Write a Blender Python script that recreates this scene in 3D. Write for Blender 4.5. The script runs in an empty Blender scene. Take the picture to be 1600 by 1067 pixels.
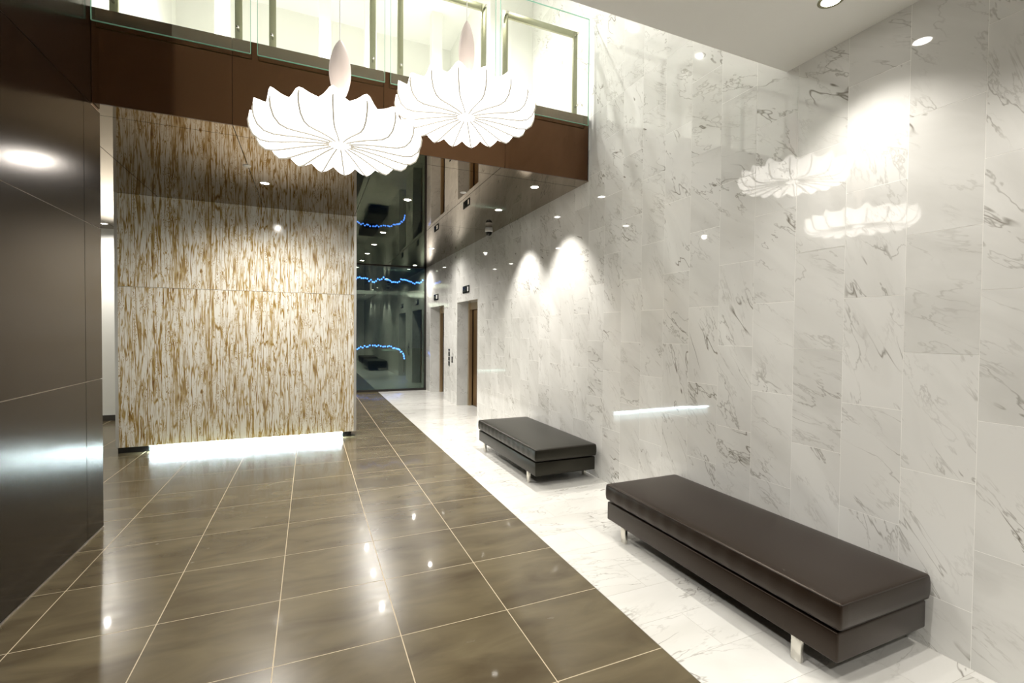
import bpy, bmesh, math, random
from mathutils import Vector, Matrix
random.seed(7)
SC = bpy.context.scene
COL = SC.collection

# ------------------------------------------------------------------ camera
YAW, PIT, ROL, FPX, CAMH = 0.40679, 0.020246, 0.0085515, 733.45, 1.62
def _cam():
    cy, sy = math.cos(YAW), math.sin(YAW)
    r = Vector((cy, -sy, 0)); f = Vector((sy, cy, 0)); u = Vector((0, 0, 1))
    c, s = math.cos(PIT), math.sin(PIT)
    f2 = f*c - u*s; u2 = u*c + f*s
    c, s = math.cos(ROL), math.sin(ROL)
    r3 = r*c + u2*s; u3 = -r*s + u2*c
    cd = bpy.data.cameras.new('camera'); co = bpy.data.objects.new('camera', cd)
    cd.sensor_width = 36.0; cd.lens = FPX/1600*36.0; cd.clip_start = 0.05; cd.clip_end = 200
    m = Matrix((( r3.x, u3.x, -f2.x, 0), (r3.y, u3.y, -f2.y, 0), (r3.z, u3.z, -f2.z, CAMH), (0, 0, 0, 1)))
    co.matrix_world = m; COL.objects.link(co); SC.camera = co
_cam()

# ------------------------------------------------------------------ world, exposure, light levels
w = bpy.data.worlds.new('night'); SC.world = w; w.use_nodes = True
w.node_tree.nodes['Background'].inputs[0].default_value = (0.010, 0.022, 0.075, 1)
w.node_tree.nodes['Background'].inputs[1].default_value = 0.22
SC.view_settings.view_transform = 'Standard'; SC.view_settings.look = 'None'
SC.view_settings.gamma = 1.0; SC.view_settings.use_curve_mapping = False
SC.view_settings.exposure = 0.58
SC.cycles.caustics_reflective = False; SC.cycles.caustics_refractive = False
SC.cycles.max_bounces = 10; SC.cycles.diffuse_bounces = 5; SC.cycles.glossy_bounces = 6
SC.cycles.transparent_max_bounces = 16; SC.cycles.sample_clamp_indirect = 6.0
SC.cycles.use_denoising = True
WARM = (1.0, 0.955, 0.88); COOL = (0.72, 0.93, 1.0)
LAMP_L = 4.6          # radiance of the pendant shades
LED_L = 170.0          # glow strip under the screen
SPOT_W = 95.0

# ------------------------------------------------------------------ dimensions (metres)
XW = 2.951            # marble wall
XB = 1.665            # border dark floor / marble floor
XL = -1.545           # dark panel wall
ZS = 3.36             # mirror soffit
YF = 4.64             # fascia
ZM = 4.09             # mezzanine floor
YN = 2.21             # edge of the low near ceiling
ZN = 3.385
ZT = 6.6              # high ceiling
YG = 12.85            # glass end wall
YR = -3.2             # wall behind the camera
XFAR = -4.6

# ------------------------------------------------------------------ materials
def mat(name):
    m = bpy.data.materials.new(name); m.use_nodes = True
    nt = m.node_tree; b = nt.nodes['Principled BSDF']
    return m, nt, b
def N(nt, t, **k):
    n = nt.nodes.new(t)
    for a, v in k.items(): setattr(n, a, v)
    return n
def plain(name, col, rough=0.5, metal=0.0, spec=0.5, coat=0.0, tint=(1, 1, 1), bump=0.0, bscale=200, var=0.0, vscale=3.0, coatr=0.03):
    m, nt, b = mat(name)
    b.inputs['Base Color'].default_value = (*col, 1)
    b.inputs['Roughness'].default_value = rough
    b.inputs['Metallic'].default_value = metal
    b.inputs['Specular IOR Level'].default_value = spec
    b.inputs['Coat Weight'].default_value = coat; b.inputs['Specular Tint'].default_value = (*tint, 1)
    b.inputs['Coat Roughness'].default_value = coatr
    tc = N(nt, 'ShaderNodeTexCoord')
    if var > 0:
        nz = N(nt, 'ShaderNodeTexNoise'); nz.inputs['Scale'].default_value = vscale; nz.inputs['Detail'].default_value = 5
        nt.links.new(tc.outputs['Object'], nz.inputs['Vector'])
        mx = N(nt, 'ShaderNodeMix', data_type='RGBA')
        mx.inputs['A'].default_value = (*[c*(1-var) for c in col], 1)
        mx.inputs['B'].default_value = (*[min(1, c*(1+var)) for c in col], 1)
        nt.links.new(nz.outputs['Fac'], mx.inputs['Factor']); nt.links.new(mx.outputs['Result'], b.inputs['Base Color'])
    if bump > 0:
        nb = N(nt, 'ShaderNodeTexNoise'); nb.inputs['Scale'].default_value = bscale; nb.inputs['Detail'].default_value = 3
        nt.links.new(tc.outputs['Object'], nb.inputs['Vector'])
        bp = N(nt, 'ShaderNodeBump'); bp.inputs['Strength'].default_value = bump; bp.inputs['Distance'].default_value = 0.002
        nt.links.new(nb.outputs['Fac'], bp.inputs['Height']); nt.links.new(bp.outputs['Normal'], b.inputs['Normal'])
    return m
def emit(name, col, s):
    m = bpy.data.materials.new(name); m.use_nodes = True; nt = m.node_tree
    nt.nodes.remove(nt.nodes['Principled BSDF'])
    e = N(nt, 'ShaderNodeEmission'); e.inputs[0].default_value = (*col, 1); e.inputs[1].default_value = s
    nt.links.new(e.outputs[0], nt.nodes['Material Output'].inputs[0])
    return m
def rnd_vec(nt, tc_out, amp=60.0):
    """object coordinates shifted by a random amount for each tile"""
    oi = N(nt, 'ShaderNodeObjectInfo'); ge = N(nt, 'ShaderNodeNewGeometry')
    ad = N(nt, 'ShaderNodeMath', operation='ADD')
    nt.links.new(oi.outputs['Random'], ad.inputs[0]); nt.links.new(ge.outputs['Random Per Island'], ad.inputs[1])
    ml = N(nt, 'ShaderNodeMath', operation='MULTIPLY'); ml.inputs[1].default_value = amp
    nt.links.new(ad.outputs[0], ml.inputs[0])
    wn = N(nt, 'ShaderNodeTexWhiteNoise', noise_dimensions='1D'); nt.links.new(ad.outputs[0], wn.inputs['W'])
    vm = N(nt, 'ShaderNodeVectorMath', operation='MULTIPLY_ADD')
    vm.inputs[1].default_value = (40, 40, 40)
    nt.links.new(wn.outputs['Color'], vm.inputs[0]); nt.links.new(tc_out, vm.inputs[2])
    return vm.outputs[0], wn
def marble(name, base, dark, vein, rough, strength, rot):
    m, nt, b = mat(name)
    tc = N(nt, 'ShaderNodeTexCoord')
    vec, wn = rnd_vec(nt, tc.outputs['Object'])
    vr = N(nt, 'ShaderNodeVectorRotate', rotation_type=rot[0])
    an = N(nt, 'ShaderNodeMath', operation='MULTIPLY_ADD'); an.inputs[1].default_value = rot[2]; an.inputs[2].default_value = rot[1]
    nt.links.new(wn.outputs['Value'], an.inputs[0]); nt.links.new(an.outputs[0], vr.inputs['Angle']); nt.links.new(vec, vr.inputs['Vector'])
    mp = N(nt, 'ShaderNodeMapping'); mp.inputs['Scale'].default_value = (1, 0.30, 1.0)
    nt.links.new(vr.outputs[0], mp.inputs['Vector'])
    def ridge(scale, width, distort, detail=5, rough_=0.6, src=None):
        nz = N(nt, 'ShaderNodeTexNoise'); nz.inputs['Scale'].default_value = scale; nz.inputs['Detail'].default_value = detail
        nz.inputs['Roughness'].default_value = rough_; nz.inputs['Distortion'].default_value = distort
        nt.links.new(src or mp.outputs[0], nz.inputs['Vector'])
        s = N(nt, 'ShaderNodeMath', operation='SUBTRACT'); s.inputs[1].default_value = 0.5; nt.links.new(nz.outputs['Fac'], s.inputs[0])
        a = N(nt, 'ShaderNodeMath', operation='ABSOLUTE'); nt.links.new(s.outputs[0], a.inputs[0])
        r = N(nt, 'ShaderNodeMapRange'); r.inputs['From Min'].default_value = 0; r.inputs['From Max'].default_value = width
        r.inputs['To Min'].default_value = 1; r.inputs['To Max'].default_value = 0; nt.links.new(a.outputs[0], r.inputs['Value'])
        return r.outputs[0]
    def mask(scale, lo, hi):
        nz = N(nt, 'ShaderNodeTexNoise'); nz.inputs['Scale'].default_value = scale; nz.inputs['Detail'].default_value = 2
        nt.links.new(vec, nz.inputs['Vector'])
        r = N(nt, 'ShaderNodeMapRange'); r.inputs['From Min'].default_value = lo; r.inputs['From Max'].default_value = hi
        nt.links.new(nz.outputs['Fac'], r.inputs['Value']); return r.outputs[0]
    def mul(a, c):
        n = N(nt, 'ShaderNodeMath', operation='MULTIPLY'); nt.links.new(a, n.inputs[0])
        if isinstance(c, float): n.inputs[1].default_value = c
        else: nt.links.new(c, n.inputs[1])
        return n.outputs[0]
    def mx(a, c):
        n = N(nt, 'ShaderNodeMath', operation='MAXIMUM'); nt.links.new(a, n.inputs[0]); nt.links.new(c, n.inputs[1]); return n.outputs[0]
    big = mul(ridge(2.0, 0.0065, 0.25, 4), mask(2.4, 0.52, 0.62))
    mid = mul(mul(ridge(3.6, 0.010, 0.30, 5), mask(2.4, 0.42, 0.60)), 0.60)
    net = mul(mul(ridge(7.5, 0.020, 0.35, 5), mask(2.9, 0.48, 0.66)), 0.33)
    vv = mul(mx(mx(big, mid), net), strength)
    cl = N(nt, 'ShaderNodeTexNoise'); cl.inputs['Scale'].default_value = 3.2; cl.inputs['Detail'].default_value = 6
    cl.inputs['Distortion'].default_value = 0.8; nt.links.new(mp.outputs[0], cl.inputs['Vector'])
    clr = N(nt, 'ShaderNodeMapRange'); clr.inputs['From Min'].default_value = 0.38; clr.inputs['From Max'].default_value = 0.72
    nt.links.new(cl.outputs['Fac'], clr.inputs['Value'])
    # slabs differ a little in tone
    tn = N(nt, 'ShaderNodeMath', operation='MULTIPLY_ADD'); tn.inputs[1].default_value = 0.35; tn.inputs[2].default_value = -0.1
    nt.links.new(wn.outputs['Value'], tn.inputs[0])
    sm = N(nt, 'ShaderNodeMath', operation='MULTIPLY_ADD', use_clamp=True); sm.inputs[1].default_value = 0.65
    nt.links.new(clr.outputs[0], sm.inputs[0]); nt.links.new(tn.outputs[0], sm.inputs[2])
    c1 = N(nt, 'ShaderNodeMix', data_type='RGBA'); c1.inputs['A'].default_value = (*base, 1); c1.inputs['B'].default_value = (*dark, 1)
    nt.links.new(sm.outputs[0], c1.inputs['Factor'])
    c2 = N(nt, 'ShaderNodeMix', data_type='RGBA'); c2.inputs['B'].default_value = (*vein, 1)
    nt.links.new(c1.outputs['Result'], c2.inputs['A']); nt.links.new(vv, c2.inputs['Factor'])
    nt.links.new(c2.outputs['Result'], b.inputs['Base Color'])
    b.inputs['Roughness'].default_value = rough; b.inputs['IOR'].default_value = 1.55
    return m
def dark_tile():
    m, nt, b = mat('dark_porcelain')
    tc = N(nt, 'ShaderNodeTexCoord'); vec, wn = rnd_vec(nt, tc.outputs['Object'])
    mp = N(nt, 'ShaderNodeMapping'); mp.inputs['Scale'].default_value = (0.8, 2.2, 1); nt.links.new(vec, mp.inputs['Vector'])
    nz = N(nt, 'ShaderNodeTexNoise'); nz.inputs['Scale'].default_value = 2.3; nz.inputs['Detail'].default_value = 8; nz.inputs['Distortion'].default_value = 0.6
    nt.links.new(mp.outputs[0], nz.inputs['Vector'])
    cr = N(nt, 'ShaderNodeValToRGB'); e = cr.color_ramp.elements
    e[0].position = 0.30; e[0].color = (0.072, 0.053, 0.027, 1)
    e[1].position = 0.72; e[1].color = (0.155, 0.126, 0.072, 1)
    nt.links.new(nz.outputs['Fac'], cr.inputs['Fac']); nt.links.new(cr.outputs['Color'], b.inputs['Base Color'])
    n2 = N(nt, 'ShaderNodeTexNoise'); n2.inputs['Scale'].default_value = 9; n2.inputs['Detail'].default_value = 6
    nt.links.new(mp.outputs[0], n2.inputs['Vector'])
    rr = N(nt, 'ShaderNodeMapRange'); rr.inputs['To Min'].default_value = 0.20; rr.inputs['To Max'].default_value = 0.30
    nt.links.new(n2.outputs['Fac'], rr.inputs['Value']); nt.links.new(rr.outputs[0], b.inputs['Roughness'])
    b.inputs['IOR'].default_value = 1.5; b.inputs['Coat Weight'].default_value = 0.15; b.inputs['Coat Roughness'].default_value = 0.04
    return m
def thatch():
    m, nt, b = mat('grass_resin')
    tc = N(nt, 'ShaderNodeTexCoord')
    def noise(sx, sz, detail, dist, off=0.0):
        mp = N(nt, 'ShaderNodeMapping'); mp.inputs['Scale'].default_value = (sx, 1, sz); mp.inputs['Location'].default_value = (off, off*1.7, off*0.6)
        nt.links.new(tc.outputs['Object'], mp.inputs['Vector'])
        nz = N(nt, 'ShaderNodeTexNoise'); nz.inputs['Scale'].default_value = 1; nz.inputs['Detail'].default_value = detail
        nz.inputs['Distortion'].default_value = dist; nz.inputs['Roughness'].default_value = 0.55
        nt.links.new(mp.outputs[0], nz.inputs['Vector']); return nz.outputs['Fac']
    def M(op, a, c=None, clamp=False):
        n = N(nt, 'ShaderNodeMath', operation=op, use_clamp=clamp)
        for i, v in enumerate((a, c)):
            if v is None: continue
            if isinstance(v, (int, float)): n.inputs[i].default_value = v
            else: nt.links.new(v, n.inputs[i])
        return n.outputs[0]
    def R(v, a, c, d=0.0, e=1.0):
        r = N(nt, 'ShaderNodeMapRange'); nt.links.new(v, r.inputs['Value'])
        for k, x in zip(('From Min', 'From Max', 'To Min', 'To Max'), (a, c, d, e)): r.inputs[k].default_value = x
        return r.outputs[0]
    stalk = R(M('ABSOLUTE', M('SUBTRACT', noise(14, 0.8, 2, 0.3), 0.5)), 0.0, 0.034, 1, 0)
    stalk2 = R(M('ABSOLUTE', M('SUBTRACT', noise(24, 1.5, 2, 0.4, 7.3), 0.5)), 0.0, 0.038, 1, 0)
    seg = R(noise(18, 4.5, 3, 0.6, 3.1), 0.40, 0.60)
    bush = R(noise(24, 4.5, 6, 1.6, 11.0), 0.57, 0.72)
    sprig = M('MULTIPLY', R(noise(60, 22, 5, 2.5, 5.0), 0.52, 0.62), R(noise(12, 3.5, 3, 1.0, 21.0), 0.50, 0.62))
    a = M('MULTIPLY', M('MAXIMUM', stalk, M('MULTIPLY', stalk2, 0.75)), M('ADD', M('MULTIPLY', seg, 0.55), 0.45))
    tot = M('MAXIMUM', M('MAXIMUM', a, M('MULTIPLY', bush, 0.95)), M('MULTIPLY', sprig, 0.9), )
    cr = N(nt, 'ShaderNodeValToRGB'); e = cr.color_ramp.elements
    e[0].position = 0.0; e[0].color = (0.80, 0.78, 0.715, 1)
    e[1].position = 1.0; e[1].color = (0.16, 0.066, 0.008, 1)
    k = cr.color_ramp.elements.new(0.45); k.color = (0.42, 0.29, 0.09, 1)
    nt.links.new(tot, cr.inputs['Fac'])
    # pale clouding of the resin
    hz = noise(1.1, 0.9, 3, 0.4, 2.0)
    mx = N(nt, 'ShaderNodeMix', data_type='RGBA'); mx.inputs['B'].default_value = (0.82, 0.79, 0.72, 1)
    nt.links.new(R(hz, 0.45, 0.75, 0.0, 0.15), mx.inputs['Factor']); nt.links.new(cr.outputs['Color'], mx.inputs['A'])
    nt.links.new(mx.outputs['Result'], b.inputs['Base Color'])
    b.inputs['Roughness'].default_value = 0.12; b.inputs['IOR'].default_value = 1.5
    return m
def pane(name, tint, refl, rough=0.0, ior=1.5):
    m = bpy.data.materials.new(name); m.use_nodes = True; nt = m.node_tree
    nt.nodes.remove(nt.nodes['Principled BSDF'])
    t = N(nt, 'ShaderNodeBsdfTransparent'); t.inputs[0].default_value = (*tint, 1)
    g = N(nt, 'ShaderNodeBsdfGlossy'); g.inputs['Roughness'].default_value = rough; g.inputs[0].default_value = (0.92, 1, 0.84, 1)
    fr = N(nt, 'ShaderNodeLayerWeight'); fr.inputs[0].default_value = 0.5
    pw = N(nt, 'ShaderNodeMath', operation='POWER'); pw.inputs[1].default_value = 4.0; nt.links.new(fr.outputs['Facing'], pw.inputs[0])
    ad = N(nt, 'ShaderNodeMath', operation='MULTIPLY_ADD', use_clamp=True); ad.inputs[1].default_value = 0.8; ad.inputs[2].default_value = refl
    nt.links.new(pw.outputs[0], ad.inputs[0])
    mx = N(nt, 'ShaderNodeMixShader'); nt.links.new(ad.outputs[0], mx.inputs[0])
    nt.links.new(t.outputs[0], mx.inputs[1]); nt.links.new(g.outputs[0], mx.inputs[2])
    nt.links.new(mx.outputs[0], nt.nodes['Material Output'].inputs[0])
    return m

M_MARBLE = marble('marble_wall', (0.77, 0.765, 0.742), (0.585, 0.578, 0.552), (0.19, 0.17, 0.14), 0.035, 1.0, ('X_AXIS', -1.25, 0.9))
M_MFLOOR = marble('marble_floor', (0.76, 0.75, 0.72), (0.65, 0.64, 0.60), (0.20, 0.18, 0.155), 0.10, 0.9, ('Z_AXIS', 1.2, 0.7))
M_GROUT = plain('white_grout', (0.92, 0.91, 0.88), 0.7)
M_FGROUT = plain('grey_grout', (0.42, 0.40, 0.36), 0.7)
M_DTILE = dark_tile()
M_DGROUT = plain('tan_grout', (0.56, 0.47, 0.33), 0.7)
M_BROWN = plain('bronze_panel', (0.0020, 0.0011, 0.0007), 0.19, 0.0, 0.55, tint=(1.0, 0.80, 0.66), bump=0.03, bscale=600)
M_FASCIA = plain('bronze_fascia', (0.014, 0.0046, 0.0012), 0.08, 0.0, 1.0, tint=(1.0, 0.55, 0.30))
M_MIRROR = plain('bronze_mirror', (0.31, 0.24, 0.16), 0.015, 1.0)
M_REVEAL = plain('satin_reveal', (0.62, 0.56, 0.50), 0.35, 0.8)
M_BLACKJ = plain('dark_joint', (0.01, 0.008, 0.006), 0.6)
M_WHITE = plain('white_paint', (0.84, 0.84, 0.80), 0.6, var=0.02)
M_CEIL = plain('ceiling_paint', (0.86, 0.86, 0.83), 0.7, var=0.015)
M_SKIRT = plain('dark_skirting', (0.05, 0.045, 0.04), 0.4)
M_LEATH = plain('brown_leather', (0.013, 0.0075, 0.0048), 0.33, 0.0, 0.42, tint=(1, 0.85, 0.72), bump=0.25, bscale=260, var=0.15, vscale=6)
M_LEATH2 = plain('black_leather', (0.006, 0.0055, 0.0035), 0.33, 0.0, 0.42, tint=(1, 0.95, 0.8), bump=0.25, bscale=260, var=0.15, vscale=6)
M_SEAM = plain('leather_seam', (0.02, 0.012, 0.008), 0.5)
M_CHROME = plain('brushed_steel', (0.78, 0.76, 0.70), 0.18, 1.0)
M_STEEL = plain('satin_steel', (0.27, 0.26, 0.175), 0.34, 1.0)
M_BRONZE = plain('bronze_door', (0.30, 0.19, 0.10), 0.20, 1.0)
M_GOLD = plain('champagne_metal', (0.66, 0.54, 0.36), 0.28, 1.0)
M_BLACK = plain('black_plastic', (0.008, 0.008, 0.008), 0.25)
M_WPLAST = plain('white_plastic', (0.8, 0.8, 0.78), 0.35)
M_THATCH = thatch()
M_ALU = plain('satin_aluminium', (0.70, 0.70, 0.69), 0.35, 0.7)
M_GLASS = pane('balustrade_glass', (0.985, 0.994, 0.982), 0.06)
M_GEDGE = plain('green_glass_edge', (0.25, 0.55, 0.42), 0.1)
M_DGLASS = pane('dark_glazing', (0.60, 0.76, 0.70), 0.13)
M_DISPLAY = emit('display_digit', (1.0, 0.95, 0.85), 0.9)
M_LENS = emit('downlight_lens', (1.0, 0.96, 0.88), 26.0)
M_LED = emit('led_strip', COOL, LED_L)
M_DIFF = emit('frosted_diffuser', COOL, 6.0)
M_BLUE = emit('blue_bulb', (0.08, 0.20, 1.0), 7.0)
M_PAVE = plain('night_paving', (0.20, 0.20, 0.19), 0.35, var=0.3, vscale=2)
def shade_mat():
    m = bpy.data.materials.new('cocoon_shade'); m.use_nodes = True; nt = m.node_tree; b = nt.nodes['Principled BSDF']
    b.inputs['Base Color'].default_value = (0.92, 0.88, 0.80, 1); b.inputs['Roughness'].default_value = 0.6
    b.inputs['Emission Color'].default_value = (*WARM, 1)
    # the bulbs sit low in the cocoon: the fabric glows most underneath, least at the tips of the rim
    tc = N(nt, 'ShaderNodeTexCoord'); sp = N(nt, 'ShaderNodeSeparateXYZ'); nt.links.new(tc.outputs['Object'], sp.inputs[0])
    mr = N(nt, 'ShaderNodeMapRange'); mr.inputs['From Min'].default_value = 0.085; mr.inputs['From Max'].default_value = 0.265
    mr.inputs['To Min'].default_value = LAMP_L; mr.inputs['To Max'].default_value = 0.75
    nt.links.new(sp.outputs['Z'], mr.inputs['Value']); nt.links.new(mr.outputs[0], b.inputs['Emission Strength'])
    return m
M_SHADE = shade_mat()
M_POD = plain('cocoon_pod', (0.50, 0.42, 0.39), 0.5)
_b = M_POD.node_tree.nodes['Principled BSDF']; _b.inputs['Emission Color'].default_value = (1, 0.9, 0.82, 1); _b.inputs['Emission Strength'].default_value = 0.10
M_WIRE = plain('cocoon_wire', (0.08, 0.07, 0.055), 0.6)
_b = M_WIRE.node_tree.nodes['Principled BSDF']; _b.inputs['Emission Color'].default_value = (1, 0.92, 0.74, 1); _b.inputs['Emission Strength'].default_value = 0.26  # faint glow put into the wire material to lighten the ribs

# ------------------------------------------------------------------ mesh helpers
BOXF = [(0,3,2,1), (4,5,6,7), (0,1,5,4), (1,2,6,5), (2,3,7,6), (3,0,4,7)]
def boxv(x0, y0, z0, x1, y1, z1):
    return [(x0,y0,z0),(x1,y0,z0),(x1,y1,z0),(x0,y1,z0),(x0,y0,z1),(x1,y0,z1),(x1,y1,z1),(x0,y1,z1)]
def mesh(name, V, F, m, smooth=False):
    me = bpy.data.meshes.new(name); me.from_pydata(V, [], F); me.update()
    if m: me.materials.append(m)
    if smooth:
        for p in me.polygons: p.use_smooth = True
    return me
def link(name, me, parent=None, loc=(0,0,0), rot=(0,0,0)):
    o = bpy.data.objects.new(name, me); COL.objects.link(o)
    o.location = loc; o.rotation_euler = rot
    if parent is not None: o.parent = parent
    return o
def boxes(name, lst, m, parent=None, loc=(0,0,0)):
    V, F = [], []
    for bx in lst:
        n = len(V); V += boxv(*bx); F += [tuple(i+n for i in f) for f in BOXF]
    return link(name, mesh(name, V, F, m), parent, loc)
def box(name, b, m, parent=None): 
    """box whose origin is at its centre"""
    c = [(b[i]+b[i+3])/2 for i in range(3)]; h = [abs(b[i+3]-b[i])/2 for i in range(3)]
    return link(name, cached_box(h, m), parent, c)
_cache = {}
def cached_box(h, m):
    k = (tuple(round(v, 5) for v in h), m.name)
    if k not in _cache: _cache[k] = mesh('block', boxv(-h[0],-h[1],-h[2],h[0],h[1],h[2]), BOXF, m)
    return _cache[k]
def bevel_box(name, b, m, r, seg=3, parent=None, cuts=None, fn=None):
    bm = bmesh.new(); bmesh.ops.create_cube(bm, size=1)
    c = Vector([(b[i]+b[i+3])/2 for i in range(3)]); s = Vector([b[i+3]-b[i] for i in range(3)])
    for v in bm.verts: v.co = Vector((v.co.x*s.x, v.co.y*s.y, v.co.z*s.z))
    bmesh.ops.bevel(bm, geom=bm.edges[:], offset=r, segments=seg, profile=0.5, affect='EDGES')
    if cuts:
        for ax, n in cuts:
            for i in range(1, n):
                co = Vector((0,0,0)); no = Vector((0,0,0)); co[ax] = -s[ax]/2 + s[ax]*i/n; no[ax] = 1
                bmesh.ops.bisect_plane(bm, geom=bm.verts[:]+bm.edges[:]+bm.faces[:], plane_co=co, plane_no=no)
    if fn:
        for v in bm.verts: v.co = fn(v.co.copy(), s)
    me = bpy.data.meshes.new(name); bm.to_mesh(me); bm.free(); me.materials.append(m)
    for p in me.polygons: p.use_smooth = True
    return link(name, me, parent, c)
def lathe(prof, seg=24):
    V, F = [], []
    for i in range(seg):
        a = 2*math.pi*i/seg
        for r, z in prof: V.append((r*math.cos(a), r*math.sin(a), z))
    n = len(prof)
    for i in range(seg):
        j = (i+1) % seg
        for k in range(n-1): F.append((i*n+k, j*n+k, j*n+k+1, i*n+k+1))
    return V, F
def tube(path, r, seg=6):
    V, F = [], []
    P = [Vector(p) for p in path]
    for i, p in enumerate(P):
        t = (P[min(i+1, len(P)-1)] - P[max(i-1, 0)]).normalized()
        a = t.orthogonal().normalized() if i == 0 else (a - t*a.dot(t)).normalized()
        b = t.cross(a)
        for k in range(seg):
            q = 2*math.pi*k/seg; V.append(tuple(p + a*r*math.cos(q) + b*r*math.sin(q)))
    for i in range(len(P)-1):
        for k in range(seg):
            l = (k+1) % seg; F.append((i*seg+k, i*seg+l, (i+1)*seg+l, (i+1)*seg+k))
    F.append(tuple(range(seg))[::-1]); F.append(tuple((len(P)-1)*seg+k for k in range(seg)))
    return V, F
def empty(name, loc, rz=0, rot=None):
    o = bpy.data.objects.new(name, None); o.empty_display_size = 0.1; COL.objects.link(o); o.location = loc
    o.rotation_euler = rot or (0, 0, rz); return o
def tag(o, label, cat, group=None):
    o['label'] = label; o['category'] = cat
    if group: o['group'] = group
    return o
def struct(o, label=None):
    o['kind'] = 'structure'
    if label: o['label'] = label
    return o

# ------------------------------------------------------------------ floors
fl = struct(boxes('floor', [(XFAR, YR, -0.2, XB-0.002, YG, -0.0006)], M_DGROUT), 'dark taupe polished tile floor with pale grout lines')
T = 0.6095; G = 0.0055
nx0 = -11
for ix in range(nx0, 0):
    x0 = XB + ix*T; x1 = x0 + T
    if x0 < XFAR: x0 = XFAR
    if x1 <= XFAR+0.05: continue
    iy = 0
    y = 1.882 - 9*T
    while y < YG:
        y0, y1 = max(y, YR), min(y+T, YG); y += T
        if y1-y0 < 0.05: continue
        # hidden behind the panel wall
        if x1 < XL-0.25 and y1 < 4.6: continue
        box('tile', (x0+(G/2 if x0 > XFAR else 0), y0+G/2, -0.03, x1-(G/2 if ix < -1 else 0.0), y1-G/2, 0.0), M_DTILE, fl)
fm = struct(boxes('floor', [(XB+0.002, YR, -0.2, 3.30, YG, -0.0006)], M_FGROUT), 'white veined marble floor strip beside the marble wall')
TL, TW = 0.61, 0.3045; g2 = 0.0018
y = 1.773 - 16*TW; row = 0
while y < YG:
    y0, y1 = max(y, YR), min(y+TW, YG)
    xs = [XB+0.003] + ([XB+0.01+TL*0.5+TL*k for k in range(3)] if row % 2 == 0 else [XB+0.01+TL*(k+1) for k in range(2)])
    xs = [v for v in xs if v < XW-0.04]+[3.30]
    if y1-y0 > 0.04:
        for a, c in zip(xs[:-1], xs[1:]): box('tile', (a+g2/2, y0+g2/2, -0.03, c-g2/2, y1-g2/2, 0.0), M_MFLOOR, fm)
    y += TW; row += 1

# ------------------------------------------------------------------ marble wall (right)
OPEN = [(8.53, 9.89, 0.0, 2.25), (10.98, 12.36, 0.0, 2.25)]   # lift openings y0,y1,z0,z1
def cut(rect):
    out = [rect]
    for o in OPEN:
        nxt = []
        for (a, b, c, d) in out:
            oa, ob, oc, od = max(a, o[0]), min(b, o[1]), max(c, o[2]), min(d, o[3])
            if oa >= ob or oc >= od: nxt.append((a, b, c, d)); continue
            for q in ((a, oa, c, d), (ob, b, c, d), (oa, ob, c, oc), (oa, ob, od, d)):
                if q[1]-q[0] > 0.004 and q[3]-q[2] > 0.004: nxt.append(q)
        out = nxt
    return out
bk = []
for r in cut((YR, YG, 0.0, ZS)): bk.append((XW+0.0006, r[0], r[2], XW+0.26, r[1], r[3]))
bk.append((XW+0.0006, YR, ZS, XW+0.26, 6.2, ZT))
wr = struct(boxes('wall_right', bk, M_GROUT), 'polished white marble tile wall with grey veins')
CW, TH, gj = 0.3145, 0.6265, 0.0026
stuffV, stuffF = [], []
def tilt(o): o.rotation_euler = (0, random.uniform(-1, 1)*0.0012, random.uniform(-1, 1)*0.0016)
j = -14
while True:
    y0 = 1.180 + CW*j; y1 = y0 + CW
    if y0 > YG: break
    yy0, yy1 = max(y0, YR), min(y1, YG)
    if yy1 - yy0 < 0.03: j += 1; continue
    zz = 0.275 if j % 2 == 0 else 0.585
    zs = [0.0]
    while zz < ZM-0.1: zs.append(zz); zz += TH
    zs.append(ZM)
    zz = ZM + (0.62 if j % 2 == 0 else 0.31)
    while zz < ZT-0.05: zs.append(zz); zz += TH
    zs.append(ZT)
    for z0, z1 in zip(zs[:-1], zs[1:]):
        if z0 >= ZS-0.05 and yy0 >= 6.15: continue
        if z1 > ZS and yy0 >= YF and z1 <= ZM+0.01: z1 = min(z1, ZS) if z0 < ZS else z1
        if z0 >= ZS and z1 <= ZM+0.01 and yy0 >= YF-0.02: continue
        near = 0.9 < y0 < 6.6
        if near:
            o = box('tile', (XW, yy0+gj/2, z0+gj/2, XW+0.012, yy1-gj/2, z1-gj/2), M_MARBLE, wr); tilt(o)
        else:
            for (a, b, c, d) in cut((yy0, yy1, z0, z1)):
                n = len(stuffV)
                dx = [random.uniform(-1, 1)*0.0003 for _ in range(3)]
                V = boxv(XW, a+gj/2, c+gj/2, XW+0.012, b-gj/2, d-gj/2)
                V = [(v[0]+(dx[0]*(v[1]-a)/CW+dx[1]*(v[2]-c)/TH), v[1], v[2]) for v in V]
                stuffV += V; stuffF += [tuple(i+n for i in f) for f in BOXF]
    j += 1
o = link('tile', mesh('far_tiles', stuffV, stuffF, M_MARBLE), wr); o['kind'] = 'stuff'
# marble linings of the two lift recesses
for (a, b, c, d) in OPEN:
    boxes('reveal', [(XW+0.002, b-0.002, 0, XW+0.25, b+0.02, d), (XW+0.002, a-0.02, 0, XW+0.25, a+0.002, d), (XW+0.002, a, d-0.002, XW+0.25, b, d+0.02)], M_MARBLE, wr)

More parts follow.
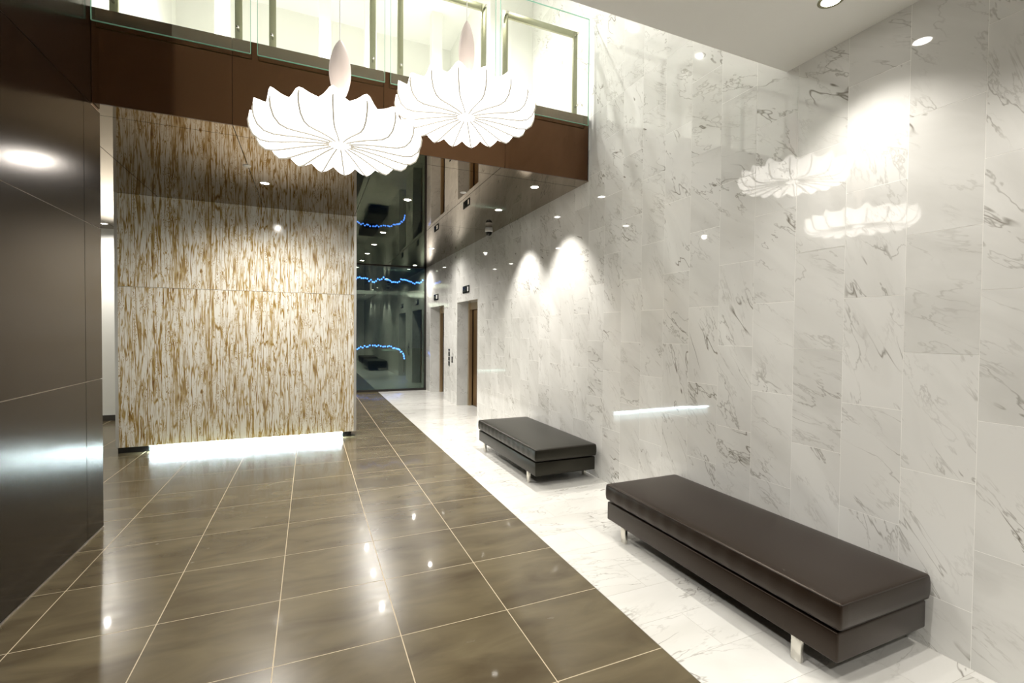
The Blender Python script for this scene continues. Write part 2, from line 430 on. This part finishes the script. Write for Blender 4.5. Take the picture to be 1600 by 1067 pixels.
# ------------------------------------------------------------------ dark panel wall (left)
wl = struct(boxes('wall_left', [(XL-0.22, YR, 0.0, XL-0.008, 4.795, ZS), (XL-0.22, YR, ZS, XL-0.008, YF, ZT)], M_REVEAL), 'dark bronze panelled wall with thin metal reveals')
ys = [YR, -0.5, 0.75, 2.0, 3.25, 4.5, 4.80]; zs = [0.012, 1.215, 2.422, 3.346, 4.55, 5.75, ZT]
for a, b in zip(ys[:-1], ys[1:]):
    for c, d in zip(zs[:-1], zs[1:]):
        bb = b
        if c > 3.3: bb = min(b, YF)
        if bb-a < 0.05: continue
        e0 = 0.003 if a > YR else 0; e1 = 0.003 if b < 4.7 else 0
        o = box('panel', (XL-0.02, a+e0, c+0.003, XL, bb-e1, d-0.003), M_BROWN, wl)
boxes('end_cap', [(XL-0.22, 4.795, 0.012, XL-0.02, 4.80, 3.346)], M_BROWN, wl)
struct(boxes('baseboard_left', [(XL-0.02, YR, 0.0, XL+0.002, 4.80, 0.010)], M_REVEAL))

# ------------------------------------------------------------------ other walls and ceilings
wb = struct(boxes('wall_back', [(XFAR, 10.35, 0, -0.5, 10.5, ZS), (-0.6, 10.5, 0, -0.5, YG, ZS)], M_WHITE), 'white wall behind the patterned screen')
struct(boxes('baseboard_back', [(XFAR+0.02, 10.33, 0, -0.5, 10.352, 0.10)], M_SKIRT))
struct(boxes('wall_side', [(XFAR-0.15, 4.3, 0, XFAR, 10.5, ZS), (XFAR, 4.3, 0, XL-0.22, 4.45, ZS)], M_WHITE))
# wall behind the camera with night glazing
ww = struct(boxes('wall_rear', [(XL, YR-0.2, 2.6, XW, YR, ZN), (XL, YR-0.2, 0, XL+0.3, YR, 2.6), (XW-0.4, YR-0.2, 0, XW, YR, 2.6)], M_WHITE))
w2 = struct(boxes('window_2', [(XL+0.3, YR-0.15, 2.5, XW-0.4, YR-0.05, 2.6), (XL+0.3, YR-0.15, 0, XW-0.4, YR-0.05, 0.08)] +
    [(XL+0.3+k*0.93, YR-0.15, 0.08, XL+0.36+k*0.93, YR-0.05, 2.5) for k in range(5)], M_STEEL))
for k in range(4): box('pane', (XL+0.36+k*0.93, YR-0.11, 0.08, XL+0.3+(k+1)*0.93, YR-0.10, 2.5), M_DGLASS, w2)
# low white ceiling near the camera and its bulkhead up to the high ceiling
struct(boxes('ceiling', [(XL-0.2, YR-0.2, ZN, XW+0.001, YN, ZN+0.3), (XL-0.2, YN-0.15, ZN+0.3, XW+0.001, YN-0.001, ZT)], M_CEIL), 'low white ceiling above the benches')
struct(boxes('ceiling', [(XL-0.5, YN-0.15, ZT, XW+0.4, 8.6, ZT+0.2)], M_CEIL), 'high white ceiling over the mezzanine')
# mezzanine: slab, mirror soffit panels, fascia panels
sl = struct(boxes('ceiling', [(XFAR-0.15, YF+0.03, ZS+0.012, 2.949, YG+0.1, ZM-0.002)], M_BLACKJ), 'mirror polished bronze soffit of the mezzanine')
xs = [XFAR, -3.075, -1.840, -0.603, 0.623, 1.860, XW-0.001]; ysf = [YF, 4.89, 7.59, 10.29, YG+0.08]
for a, b in zip(xs[:-1], xs[1:]):
    for c, d in zip(ysf[:-1], ysf[1:]):
        box('panel', (a+0.003, c+(0.003 if c > YF else 0.018), ZS, b-(0.003 if b < 2.9 else 0), d-0.003, ZS+0.010), M_MIRROR, sl)
fs = struct(boxes('trim_1', [(XL-0.22, YF+0.018, ZS+0.004, 2.925, YF+0.03, ZM)], M_BLACKJ), 'dark brown fascia along the mezzanine edge')
xf = [XL, -0.603, 0.648, 1.90, 2.925]
for a, b in zip(xf[:-1], xf[1:]): box('panel', (a+0.002, YF, ZS, b-0.002, YF+0.018, ZM), M_FASCIA, fs)
# upper level
uf = struct(boxes('floor', [(XL-0.22, YF+0.031, ZM-0.002, XW, 8.4, ZM+0.004)], M_WHITE), 'pale floor of the mezzanine')
struct(boxes('wall_upper', [(2.30, 6.20, ZM, XW+0.2, 6.35, ZT), (2.30, 6.35, ZM, 2.42, 8.3, ZT), (XL-0.4, 8.2, ZM, 2.30, 8.35, ZT), (XL-0.4, YF, ZM, XL-0.22, 8.2, ZT)], M_WHITE), 'white walls of the mezzanine')
for k, xx in enumerate((-1.15, 0.12, 0.75, 1.75)):
    struct(boxes('trim_%d' % (k+2), [(xx, 7.30, ZM+0.004, xx+0.16, 7.46, ZT)], M_WHITE), 'white square column on the mezzanine')

# ------------------------------------------------------------------ glass end wall and night beyond
wn_ = struct(boxes('window_1', [(-0.5, YG-0.02, 0.0, XW, YG+0.06, 0.055), (XW-0.05, YG, 0.055, XW, YG+0.05, ZS), (-0.5, YG, 0.055, -0.45, YG+0.05, ZS), (-0.5, YG, ZS-0.02, XW, YG+0.05, ZS)], M_BLACKJ), 'dark glass end wall looking out to the night')
for a, b in ((-0.45, 0.70), (0.705, XW-0.05)): box('pane', (a, YG+0.02, 0.055, b, YG+0.032, ZS-0.02), M_DGLASS, wn_)
struct(boxes('ground', [(-14, YG+0.10, -0.25, 16, 45, -0.03)], M_PAVE), 'dark paving outside the glass wall')

# ------------------------------------------------------------------ lights
def downlight(x, y, z, watts, ang, label, group, blend=0.6, aim=None, r=0.045, col=WARM):
    t = tag(empty('downlight', (x, y, z)), label, 'downlight', group)
    V, F = lathe([(r, 0.004), (r, -0.003), (r+0.006, -0.006), (r+0.016, -0.003), (r+0.018, 0.0)], 24)
    link('trim_ring', mesh('trim_ring', V, F, M_STEEL, True), t)
    V, F = lathe([(0.0005, -0.0035), (r*0.6, -0.003), (r, -0.002)], 20)
    link('lens', mesh('lens', V, F, M_LENS), t)
    ld = bpy.data.lights.new('lamp', 'SPOT'); ld.energy = watts; ld.color = col; ld.spot_size = math.radians(ang); ld.spot_blend = blend
    ld.shadow_soft_size = 0.03
    lo = bpy.data.objects.new('lamp', ld); COL.objects.link(lo); lo.parent = t; lo.location = (0, 0, -0.03)
    if aim:
        d = Vector(aim) - Vector((x, y, z-0.03)); lo.rotation_euler = d.to_track_quat('-Z', 'Y').to_euler()
    return t
GS = 'downlights in the mirror soffit'
for (x, y, L, wmul, ang) in [
    (2.475, 5.10, 'bright downlight in soffit nearest the fascia by marble wall', 1.5, 88),
    (2.475, 6.27, 'bright downlight in soffit in front of the dome camera', 1.5, 88),
    (1.19, 6.30, 'downlight in soffit right of the patterned screen, nearest of its row', 1.0, 110),
    (1.19, 8.56, 'second downlight of the row receding to the glass wall', 1.5, 160),
    (1.19, 9.83, 'third downlight of the row receding to the glass wall', 1.5, 160),
    (1.19, 11.04, 'fourth downlight of the row receding to the glass wall', 1.5, 160),
    (1.19, 12.20, 'last downlight of the row receding to the glass wall', 0.6, 80),
    (-0.49, 6.31, 'downlight in soffit in front of the patterned screen', 2.2, 165),
    (2.55, 12.45, 'downlight in soffit in the corner by glass wall and far lift', 0.8, 165),
    (2.35, 9.75, 'downlight in soffit in front of the lift call buttons', 0.45, 165),
    (-3.135, 9.86, 'downlight in soffit left of the patterned screen', 1.5, 165)]:
    downlight(x, y, ZS, SPOT_W*wmul, ang, L, GS, blend=0.6 if ang < 100 else 1.0)
GN = 'downlights in the low white ceiling'
downlight(2.53, 1.65, ZN, SPOT_W*0.6, 108, 'downlight in white ceiling washing the marble above long bench', GN, blend=0.9)
for (x, y, L) in [(2.53, 0.2, 'added fill light in white ceiling by marble wall, behind the bench'), (0.6, 1.2, 'added fill light in white ceiling over the middle of the tiles'), (-0.7, 1.2, 'added fill light in white ceiling near the dark panel wall'), (0.6, -1.2, 'added rear fill light in white ceiling over the middle of the tiles'), (-0.7, -1.2, 'added rear fill light in white ceiling near the dark wall')]:
    downlight(x, y, ZN, SPOT_W*0.8, 130, L, GN)  # unseen lamps added as fill light for the area near the camera
GU = 'downlights in the high ceiling'
for (x, y, L) in [(1.07, 6.33, 'downlight in high ceiling behind the balustrade, right'), (-0.49, 6.49, 'downlight in high ceiling behind the balustrade, left'), (2.3, 3.3, 'downlight in high ceiling over the void by marble wall'), (1.4, 5.4, 'downlight in high ceiling over the mezzanine edge')]:
    downlight(x, y, ZT, SPOT_W*(0.75 if y < 4 else 2.1), 135, L, GU, blend=0.8, col=(1.0, 0.98, 0.94))

# ------------------------------------------------------------------ pendant lamps
NR = 18
def shade_pt(th, r, z, dr, dz, spike):
    c = abs(math.cos(NR*th/2))           # 1 at a wire, 0 half way between two wires
    s = 1 - c
    k = c**5
    rr = r*(1 - dr*(1-(1-s)**1.0)) + spike*k*0.25
    zz = z + dz*s + spike*k
    return (rr*math.cos(th), rr*math.sin(th), zz)
# profile: r, z, pull-in between wires, lift between wires, spike at wires
PROF = [(0.012, 0.052, 0, 0, 0), (0.052, 0.046, 0, 0, 0), (0.070, 0.058, 0.0, 0, 0), (0.16, 0.050, 0.01, 0.008, 0), (0.27, 0.034, 0.02, 0.020, 0), (0.36, 0.017, 0.035, 0.032, 0),
        (0.43, 0.006, 0.05, 0.040, 0), (0.485, 0.010, 0.06, 0.042, 0), (0.520, 0.038, 0.065, 0.030, 0), (0.540, 0.078, 0.065, 0.016, 0), (0.546, 0.118, 0.065, 0.008, 0.008), (0.535, 0.150, 0.09, -0.008, 0.032),
        (0.50, 0.160, 0.08, -0.012, 0.012), (0.44, 0.163, 0.05, -0.008, 0), (0.38, 0.175, 0.06, -0.006, 0.018), (0.32, 0.170, 0.03, 0, 0), (0.2, 0.175, 0, 0, 0), (0.10, 0.190, 0, 0, 0), (0.05, 0.215, 0, 0, 0)]
def pendant(cx, cy, z0, pod0, pod1, podr, label, rz):
    t = tag(empty('pendant_lamp', (cx, cy, z0), rz), label, 'pendant lamp', 'cocoon pendant lamps in the void')
    seg = NR*10; V, F = [], []
    for i in range(seg):
        th = 2*math.pi*i/seg
        wob = 0.975
        for (r, z, dr, dz, sp) in PROF:
            sp2 = sp*(1+0.35*math.sin(round(th*NR/(2*math.pi))*2.4+cx*5))
            p = shade_pt(th, r*wob, z, dr, dz, sp2); V.append(p)
    n = len(PROF)
    for i in range(seg):
        q = (i+1) % seg
        for k in range(n-1): F.append((i*n+k, q*n+k, q*n+k+1, i*n+k+1))
    F.append(tuple(i*n for i in range(seg))[::-1])
    link('shade', mesh('shade', V, F, M_SHADE, True), t)
    path = [(r*0.975+(0.004 if r > 0.5 else 0), 0, z-(0.004 if r < 0.53 else 0)) for (r, z, dr, dz, sp) in PROF[2:12]]
    # smooth the wire
    sm = []
    for a, b in zip(path[:-1], path[1:]):
        for s in range(2): sm.append(tuple(a[i]+(b[i]-a[i])*s/2 for i in range(3)))
    sm.append(path[-1])
    V, F = tube(sm, 0.0058, 6); wm = mesh('rib', V, F, M_WIRE, True)
    for k in range(NR): link('rib', wm, t, (0, 0, 0), (0, 0, 2*math.pi*k/NR))
    V, F = lathe([(0.0005, 0.33), (0.035, 0.335)] + [], 16)
    h0, h1 = pod0-z0-0.06, pod1-z0
    prof = [(0.03, 0.18), (0.018, 0.22), (0.014, h0-0.01)]
    for k in range(13):
        u = k/12; prof.append((0.010 + podr*math.sin(math.pi*(0.14+0.86*u))**0.8 if u < 1 else 0.008, h0+(h1-h0)*u))
    V, F = lathe(prof, 20); link('pod', mesh('pod', V, F, M_POD, True), t)
    V, F = tube([(0, 0, h1-0.01), (0, 0, ZT-z0)], 0.004, 8); link('cable', mesh('cable', V, F, M_WPLAST), t)
    return t
pendant(0.185, 3.36, 2.80, 3.25, 3.545, 0.060, 'white cocoon pendant lamp hanging lower, left of the pair', 0.05)
pendant(1.108, 3.50, 3.215, 3.66, 4.00, 0.052, 'white cocoon pendant lamp hanging higher, right of the pair', 0.12)

# ------------------------------------------------------------------ patterned screen with glow strip
def screen():
    ys_ = 7.55; xa, xb = -2.285, 0.655; zb = 0.078; zt = ZS-0.002
    t = tag(empty('partition_screen', ((xa+xb)/2, ys_+0.1, 0)), 'tall partition screen of cream resin panels with brown grass pattern', 'screen')
    def P(name, b, m, par=t):
        c = t.location
        return box_part(name, (b[0]-c.x, b[1]-c.y, b[2], b[3]-c.x, b[4]-c.y, b[5]), m, par)
    def box_part(name, b, m, par):
        c = [(b[i]+b[i+3])/2 for i in range(3)]; h = [(b[i+3]-b[i])/2 for i in range(3)]
        return link(name, cached_box(h, m), par, c)
    P('core', (xa+0.02, ys_+0.022, zb+0.004, xb-0.02, ys_+0.20, zt), M_WHITE)
    zj = 2.165
    P('panel', (xa+0.018, ys_, zb, xb-0.036, ys_+0.02, zj-0.002), M_THATCH)
    P('panel', (xa+0.018, ys_, zj+0.002, xb-0.036, ys_+0.02, zt), M_THATCH)
    P('edge_trim', (xa-0.016, ys_+0.001, zb, xa+0.017, ys_+0.2, zt), M_ALU); P('edge_trim', (xb-0.035, ys_-0.001, zb-0.002, xb, ys_+0.2, zt), M_ALU)
    for a, b in ((xa, xa+0.33), (xb-0.19, xb-0.07)): P('foot', (a, ys_+0.03, 0, b, ys_+0.19, zb+0.003), M_BLACK)
    n = 4; a0, b0 = xa+0.335, xb-0.195
    for k in range(n):
        P('light_strip', (a0+(b0-a0)*k/n+0.006, ys_+0.045, 0.001, a0+(b0-a0)*(k+1)/n-0.006, ys_+0.09, zb-0.002), M_DIFF)
        e = P('led', (a0+(b0-a0)*k/n+0.006, ys_+0.002, zb-0.0045, a0+(b0-a0)*(k+1)/n-0.006, ys_+0.040, zb-0.0015), M_LED)
screen()

# ------------------------------------------------------------------ benches
def bench(x0, y0, x1, y1, leath, label):
    t = tag(empty('bench', ((x0+x1)/2, (y0+y1)/2, 0)), label, 'bench', 'leather benches along the marble wall')
    hx, hy = (x1-x0)/2, (y1-y0)/2
    def puff(v, s):
        u = max(0, 1-(2*v.x/s.x)**4)*max(0, 1-(2*v.y/s.y)**8)
        if v.z > 0: v.z += 0.012*u
        e = max(0, 1-(2*v.z/s.z)**2)
        # the sides bulge, with the small puckers of a filled cushion
        v.x += math.copysign(1, v.x)*0.006*e*(abs(v.x) > s.x*0.42) + 0.0015*math.sin(v.y*47)*(abs(v.x) > s.x*0.45)*(abs(v.z) < s.z*0.49)
        v.y += math.copysign(1, v.y)*0.006*e*(abs(v.y) > s.y*0.46)
        return v
    cu = bevel_box('cushion', (-hx, -hy, 0.270, hx, hy, 0.398), leath, 0.014, 3, t, [(0, 12), (1, 60), (2, 3)], puff)
    # stitched seam round the top and bottom edge of the cushion
    for zz in (0.392, 0.278):
        e = 0.0025
        path = [(-hx-e+0.003, -hy+0.012), (-hx+0.012, -hy-e+0.003), (hx-0.012, -hy-e+0.003), (hx+e-0.003, -hy+0.012), (hx+e-0.003, hy-0.012), (hx-0.012, hy+e-0.003), (-hx+0.012, hy+e-0.003), (-hx-e+0.003, hy-0.012), (-hx-e+0.003, -hy+0.012)]
        V, F = tube([(p[0], p[1], zz-0.334) for p in path], 0.0026, 5)
        link('seam', mesh('seam', V, F, M_SEAM, True), cu)
    bevel_box('base', (-hx+0.004, -hy+0.012, 0.115, hx-0.004, hy-0.012, 0.258), leath, 0.010, 3, t)
    boxes('spacer', [(-hx+0.03, -hy+0.04, 0.25, hx-0.03, hy-0.04, 0.275)], M_BLACK, t)
    for sx in (-1, 1):
        for sy in (-1, 1):
            cx, cy = sx*(hx-0.022), sy*(hy-0.215)
            bevel_box('leg', (cx-0.012, cy-0.026, 0.0, cx+0.012, cy+0.026, 0.118), M_CHROME, 0.002, 2, t)
    return t
bench(2.205, 1.335, 2.920, 3.165, M_LEATH, 'long dark brown leather bench nearest the camera by marble wall')
bench(2.150, 4.345, 2.890, 6.140, M_LEATH2, 'black leather bench farther away, near the lift doors')

# ------------------------------------------------------------------ lifts
for k, (a, b, c, d) in enumerate(OPEN):
    x0 = XW+0.25
    dr = struct(boxes('door_%d' % (k+1), [(x0, b-0.09, 0, x0+0.07, b, d), (x0, a, 0, x0+0.07, a+0.09, d)], M_GOLD), 'lift entrance with bronze doors and champagne frame')
    box('header', (x0+0.02, a+0.09, 2.10, x0+0.07, b-0.09, d), M_GOLD, dr)
    mid = (a+b)/2
    box('door_leaf', (x0+0.075, a+0.0, 0.01, x0+0.10, mid-0.002, 2.12), M_BRONZE, dr)
    box('door_leaf', (x0+0.085, mid+0.002, 0.01, x0+0.11, b, 2.12), M_BRONZE, dr)
    boxes('backing', [(x0+0.112, a-0.1, 0, x0+0.15, b+0.1, d+0.1)], M_BLACKJ, dr)
for (y0, y1, L) in ((9.03, 9.45, 'black floor indicator above the near lift door'), (11.51, 11.94, 'black floor indicator above the far lift door')):
    t = tag(empty('floor_indicator', (XW, (y0+y1)/2, 2.485)), L, 'indicator', 'lift floor indicators')
    h = (y1-y0)/2
    bevel_box('plate', (-0.016, -h, -0.075, 0.0, h, 0.075), M_BLACK, 0.003, 2, t)
    boxes('display', [(-0.0175, -0.17, -0.045, -0.0165, -0.145, 0.045), (-0.0175, -0.13, -0.045, -0.0165, -0.115, 0.045)] if y0 < 10 else [(-0.0175, -0.15, -0.045, -0.0165, -0.125, 0.045), (-0.0175, -0.10, -0.045, -0.0165, -0.085, 0.045), (-0.0175, -0.06, -0.045, -0.0165, -0.04, 0.045)], M_DISPLAY, t)
t = tag(empty('call_panel', (XW, 10.475, 1.025)), 'slim black lift call button panel between the lift doors', 'call panel')
bevel_box('plate', (-0.008, -0.062, -0.2, 0, 0.062, 0.2), M_ALU, 0.002, 2, t)
for (z0, z1) in ((0.155, 0.195), (0.03, 0.13), (-0.07, 0.01), (-0.19, -0.09)): box('button', (-0.014, -0.05, z0, -0.007, 0.05, z1), M_BLACK, t)
t = tag(empty('key_switch', (XW, 10.25, 0.985)), 'small black switch plate beside the call buttons', 'switch')
bevel_box('plate', (-0.008, -0.035, -0.07, 0, 0.035, 0.07), M_BLACK, 0.002, 2, t); box('slot', (-0.010, -0.012, -0.03, -0.0075, 0.012, 0.03), M_STEEL, t)

# ------------------------------------------------------------------ dome camera and sprinkler caps
t = tag(empty('dome_camera', (2.75, 7.40, ZS)), 'white security dome camera hanging from the soffit by marble wall', 'camera')
V, F = lathe([(0.0005, 0), (0.058, 0), (0.062, -0.02), (0.066, -0.055), (0.058, -0.075), (0.048, -0.078)], 24); link('housing', mesh('housing', V, F, M_WPLAST, True), t)
V, F = lathe([(0.055, -0.074), (0.052, -0.095), (0.040, -0.118), (0.022, -0.131), (0.0005, -0.135)], 24); link('dome', mesh('dome', V, F, M_BLACK, True), t)
for (x, y, L) in ((-0.612, 5.73, 'white round cap in soffit in front of the patterned screen'), (1.763, 5.68, 'white round cap in soffit near the second bench')):
    t = tag(empty('sprinkler_cap', (x, y, ZS)), L, 'sprinkler cap', 'sprinkler caps in the soffit')
    V, F = lathe([(0.0005, -0.007), (0.036, -0.006), (0.040, -0.003), (0.040, 0.0)], 24); link('plate', mesh('plate', V, F, M_WPLAST, True), t)

# ------------------------------------------------------------------ glass balustrade
GB = 'glass panels of the mezzanine balustrade'
BAL = [(-1.525, -0.463, -1.432, -0.528, 'leftmost glass balustrade panel beside the dark wall'), (-0.408, 0.648, -0.325, 0.573, 'second glass balustrade panel from left, behind lower lamp'),
       (0.706, 1.765, 0.775, 1.683, 'third glass balustrade panel from left, behind higher lamp'), (1.820, 2.893, 1.870, 2.775, 'rightmost glass balustrade panel beside the marble wall')]
for (xa, xb, pa, pb, L) in BAL:
    cx = (xa+xb)/2; yg = YF-0.045
    t = tag(empty('glass_balustrade', (cx, yg, ZM)), L, 'balustrade', GB)
    z0, z1 = 3.966-ZM, 5.148-ZM
    zc = (z0+z1)/2; gl = link('glass', cached_box(((xb-xa)/2, 0.006, (z1-z0)/2), M_GLASS), t, (0, 0, (z0+z1)/2))
    e = 0.0035
    boxes('glass_edge', [(xa-cx-e, -0.0065, z0-zc, xa-cx, 0.0065, z1-zc), (xb-cx, -0.0065, z0-zc, xb-cx+e, 0.0065, z1-zc), (xa-cx, -0.0065, z0-zc-e, xb-cx, 0.0065, z0-zc), (xa-cx, -0.0065, z1-zc, xb-cx, 0.0065, z1-zc+e)], M_GEDGE, gl)
    fy0, fy1 = 0.047, 0.072
    for a in (pa, pb-0.055): bevel_box('post', (a-cx, fy0, 0.0, a+0.055-cx, fy1, 5.005-ZM), M_STEEL, 0.002, 2, t)
    bevel_box('top_rail', (pa+0.056-cx, fy0, 4.935-ZM, pb-0.056-cx, fy1, 5.005-ZM), M_STEEL, 0.002, 2, t)
    for a in (pa+0.0275, pb-0.0275):
        for zz in (4.16, 4.955):
            V, F = tube([(a-cx, 0.048, zz-ZM), (a-cx, -0.012, zz-ZM), (a-cx, -0.014, zz-ZM)], 0.011, 12)
            link('bolt', mesh('bolt', V, F, M_CHROME, True), t)

# ------------------------------------------------------------------ outside: blue-lit arch, and a made-up garland for the blue streaks
def arch():
    t = tag(empty('light_arch', (2.4, 18.9, -0.03)), 'low arch of blue string lights outside beyond the glass', 'light arch')
    pts = []
    for k in range(41):
        a = math.pi*(0.02+0.96*k/40); pts.append((-1.05*math.cos(a), 0.15*math.sin(a*2), 0.45+0.62*math.sin(a)**0.6))
    V, F = tube(pts, 0.012, 6); link('hoop', mesh('hoop', V, F, M_BLACK, True), t)
    V, F = lathe([(0.0005, -0.03), (0.025, -0.015), (0.03, 0.0), (0.02, 0.025), (0.0005, 0.032)], 8); bm_ = mesh('bulb', V, F, M_BLUE, True)
    for k, p in enumerate(pts):
        link('bulb', bm_, t, (p[0]+random.uniform(-.02, .02), p[1], p[2]+random.uniform(-.03, .03)))
    for sx in (-1, 1): box('stake', (sx*1.048-0.015, -0.015, 0, sx*1.048+0.015, 0.015, 0.48), M_BLACK, t)
arch()
t = tag(empty('added_garland', (2.6, 18.6, 3.6)), 'blue string of lights added high outside to stand for streaks in the glass', 'added light garland')
pts = [(-1.6+3.2*k/48, 0.05*math.sin(k*0.7), 0.06*math.cos(k*0.52)+0.02*math.sin(k*1.9)) for k in range(49)]
V, F = tube(pts, 0.006, 5); link('cord', mesh('cord', V, F, M_BLACK), t)
V, F = lathe([(0.0005, -0.03), (0.025, -0.015), (0.03, 0.0), (0.02, 0.025), (0.0005, 0.032)], 8); bmg = mesh('bulb', V, F, M_BLUE, True)
for p in pts: link('bulb', bmg, t, (p[0], p[1], p[2]-0.03+random.uniform(-.03, .03)))
for sx in (-1.6, 1.6):
    box('mast', (sx-0.03, -0.03, -3.63, sx+0.03, 0.03, 0.1), M_BLACK, t)
